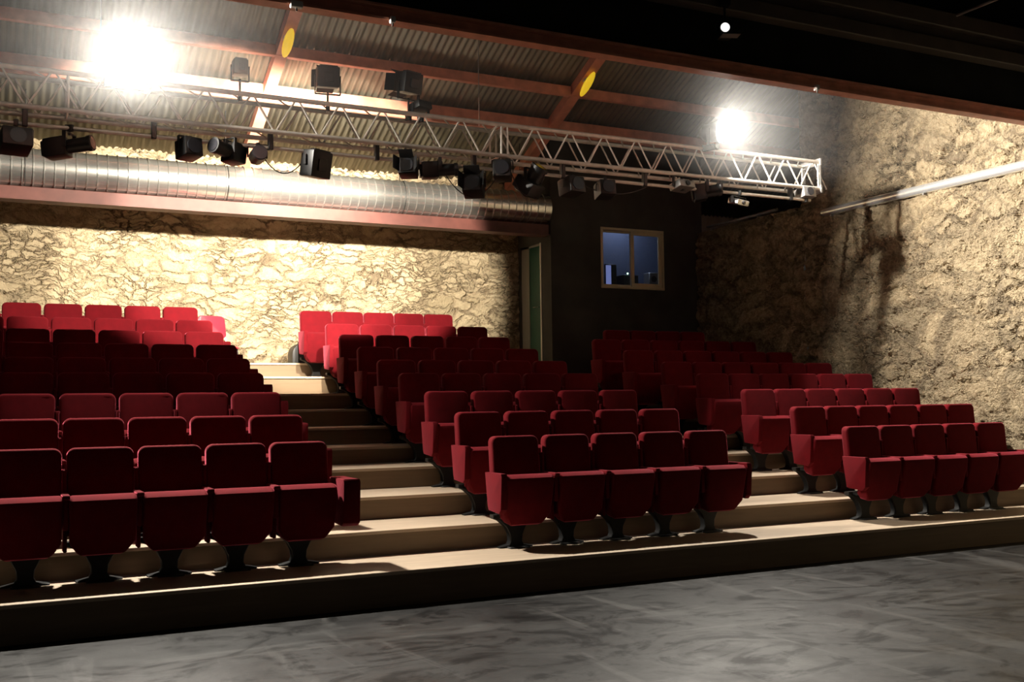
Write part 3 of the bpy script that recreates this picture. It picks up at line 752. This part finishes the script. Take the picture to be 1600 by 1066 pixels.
def place_row(blk, row, xs, pitch):
    """xs: centres of the seats; row from 0"""
    k = row + 1; yb = YS + row * D; z = tz(k)
    n = len(xs)
    for i, x in enumerate(xs):
        if blk == 'left': which = f'{ORD[n - 1 - i]} seat from the aisle' if n - 1 - i else 'seat beside the aisle'
        else: which = f'{ORD[i]} seat from its left end' if i else 'seat at its left end'
        t = thing('theatre_seat', f'red velvet tip-up {which}, {ROWN[row]} row, {blk} block', 'theatre seat', (x, yb, z), 0,
                  f'red seats in the {ROWN[row]} row of the {blk} block')
        part('backrest', t)
        s = part('seat', t); s.rotation_euler = (R(random.uniform(-2.5, 2.5)), 0, 0)
        s.location = (0, -0.2, 0.305)
        part('leg', t)
        if i == 0 and blk != 'left': part('end_panel', t, (-pitch / 2 + 0.012, 0, 0))
        else: part('armrest', t, (-pitch / 2, 0, 0))
        if i == n - 1:
            if blk == 'left' and row < 8: part('wide_end', t, (pitch / 2 + 0.085, 0, 0))
            else: part('end_panel', t, (pitch / 2 + 0.01, 0, 0))
def row_from_px(blk, row, pl, pr, n, count_left=False):
    yb = YS + row * D; zt = tz(row + 1) + 1.0
    py = 680 - 24 * row
    xl, xr = on_y(pl, py, yb).x, on_y(pr, py, yb).x
    pitch = (xr - xl + 0.03) / n
    xs = [xl - 0.015 + pitch * (i + 0.5) for i in range(n)]
    place_row(blk, row, xs, pitch)
for row, (a, b_) in enumerate([(762, 1133), (709, 1059), (662, 994), (622, 932), (588, 885), (557, 840), (529, 795), (508, 760), (469, 705)]):
    row_from_px('middle', row, a, b_, 5)
for row, (a, b_, n) in enumerate([(1318, 1565, 5), (1237, 1517, 6), (1160, 1433, 6), (1089, 1360, 6), (1034, 1297, 6), (974, 1236, 6), (925, 1179, 6), (943, 1098, 4)]):
    row_from_px('right', row, a, b_, n)
for row, pr in enumerate([507, 469, 436, 409, 388, 368, 347, 330, 307]):
    yb = YS + row * D
    xr = on_y(pr, 680 - 24 * row, yb).x + 0.012
    n = 5 if row < 2 else 6
    place_row('left', row, [xr - 0.243 - P * (n - 1 - i) for i in range(n)], P)

# ------------------------------------------------------------------ loose chair and dark box at the top
k = 9; p = on_y(338, 520, 15.35)
t = thing('stacking_chair', 'glossy red plastic chair with metal legs at the aisle end of the back row', 'chair', (2.93, 15.45, tz(9)), R(14))
bm = B()
pts = rrect(-0.21, 0.21, 0.58, 0.92, 0.07, 6)
prism(bm, pts, -0.008, 0.008, 'y', 0.004, 1)
for v in bm.verts:
    v.co.y += 0.24 + (v.co.z - 0.58) * 0.22 - 0.5 * v.co.x * v.co.x
obj('backrest', bm, 'red_plastic', t)
bm = B(); pts = [(0.20, 0.47), (0.10, 0.44), (-0.15, 0.45), (-0.21, 0.43), (-0.21, 0.42), (-0.14, 0.435), (0.10, 0.425), (0.21, 0.46)]
prism(bm, pts, -0.21, 0.21, 'x', 0.004, 1); obj('seat', bm, 'red_plastic', t)
for sx in (-1, 1):
    bm = B(); path_tube(bm, [(sx * 0.2, 0.27, 0.66), (sx * 0.21, 0.2, 0.44), (sx * 0.235, 0.25, 0.0)], 0.011); obj('leg', bm, 'chrome', t)
    bm = B(); path_tube(bm, [(sx * 0.21, 0.2, 0.435), (sx * 0.2, -0.16, 0.42), (sx * 0.23, -0.2, 0.0)], 0.011); obj('leg', bm, 'chrome', t)
p = on_y(471, 566, 15.95)
t = thing('round_topped_box', 'dark round-topped box standing on the top tier beside the back row of the middle block', 'box', (p.x, 15.98, tz(10)))
bm = B(); pts = [(-0.17, 0.0)] + [(-0.17 + 0.0 + 0.17 * (1 - math.cos(a)), 0.14 + 0.17 * math.sin(a)) for a in [math.pi * i / 14 for i in range(15)]] + [(0.17, 0.0)]
pts = [(-0.17, 0.0), (-0.17, 0.14)] + [(-0.17 * math.cos(a), 0.14 + 0.17 * math.sin(a)) for a in [math.pi * i / 14 for i in range(1, 14)]] + [(0.17, 0.14), (0.17, 0.0)]
prism(bm, pts, -0.15, 0.15, 'y', 0.015, 2); obj('body', bm, 'black_plastic', t)
bm = B(); path_tube(bm, [(-0.05, 0, 0.30), (-0.04, 0, 0.335), (0.04, 0, 0.335), (0.05, 0, 0.30)], 0.008); obj('handle', bm, 'black_metal', t)

# ------------------------------------------------------------------ thin haze box added round the truss to give the lamps their glow
hz = bpy.data.materials.new('haze'); hz.use_nodes = True
nt = hz.node_tree; nt.nodes.remove(nt.nodes['Principled BSDF'])
vs_ = nt.nodes.new('ShaderNodeVolumeScatter'); vs_.inputs['Density'].default_value = 0.007; vs_.inputs['Anisotropy'].default_value = 0.55
nt.links.new(vs_.outputs[0], nt.nodes['Material Output'].inputs['Volume'])
M['haze'] = hz
bm = B(); box(bm, -3.0, XW - 0.1, 8.9, 11.3, 4.25, 6.6)
o = obj('haze', bm, 'haze', smooth=False); o['kind'] = 'stuff'; o['label'] = 'thin haze added round the truss to make the lamps glow'; o['category'] = 'haze'
scene.cycles.volume_step_rate = 4
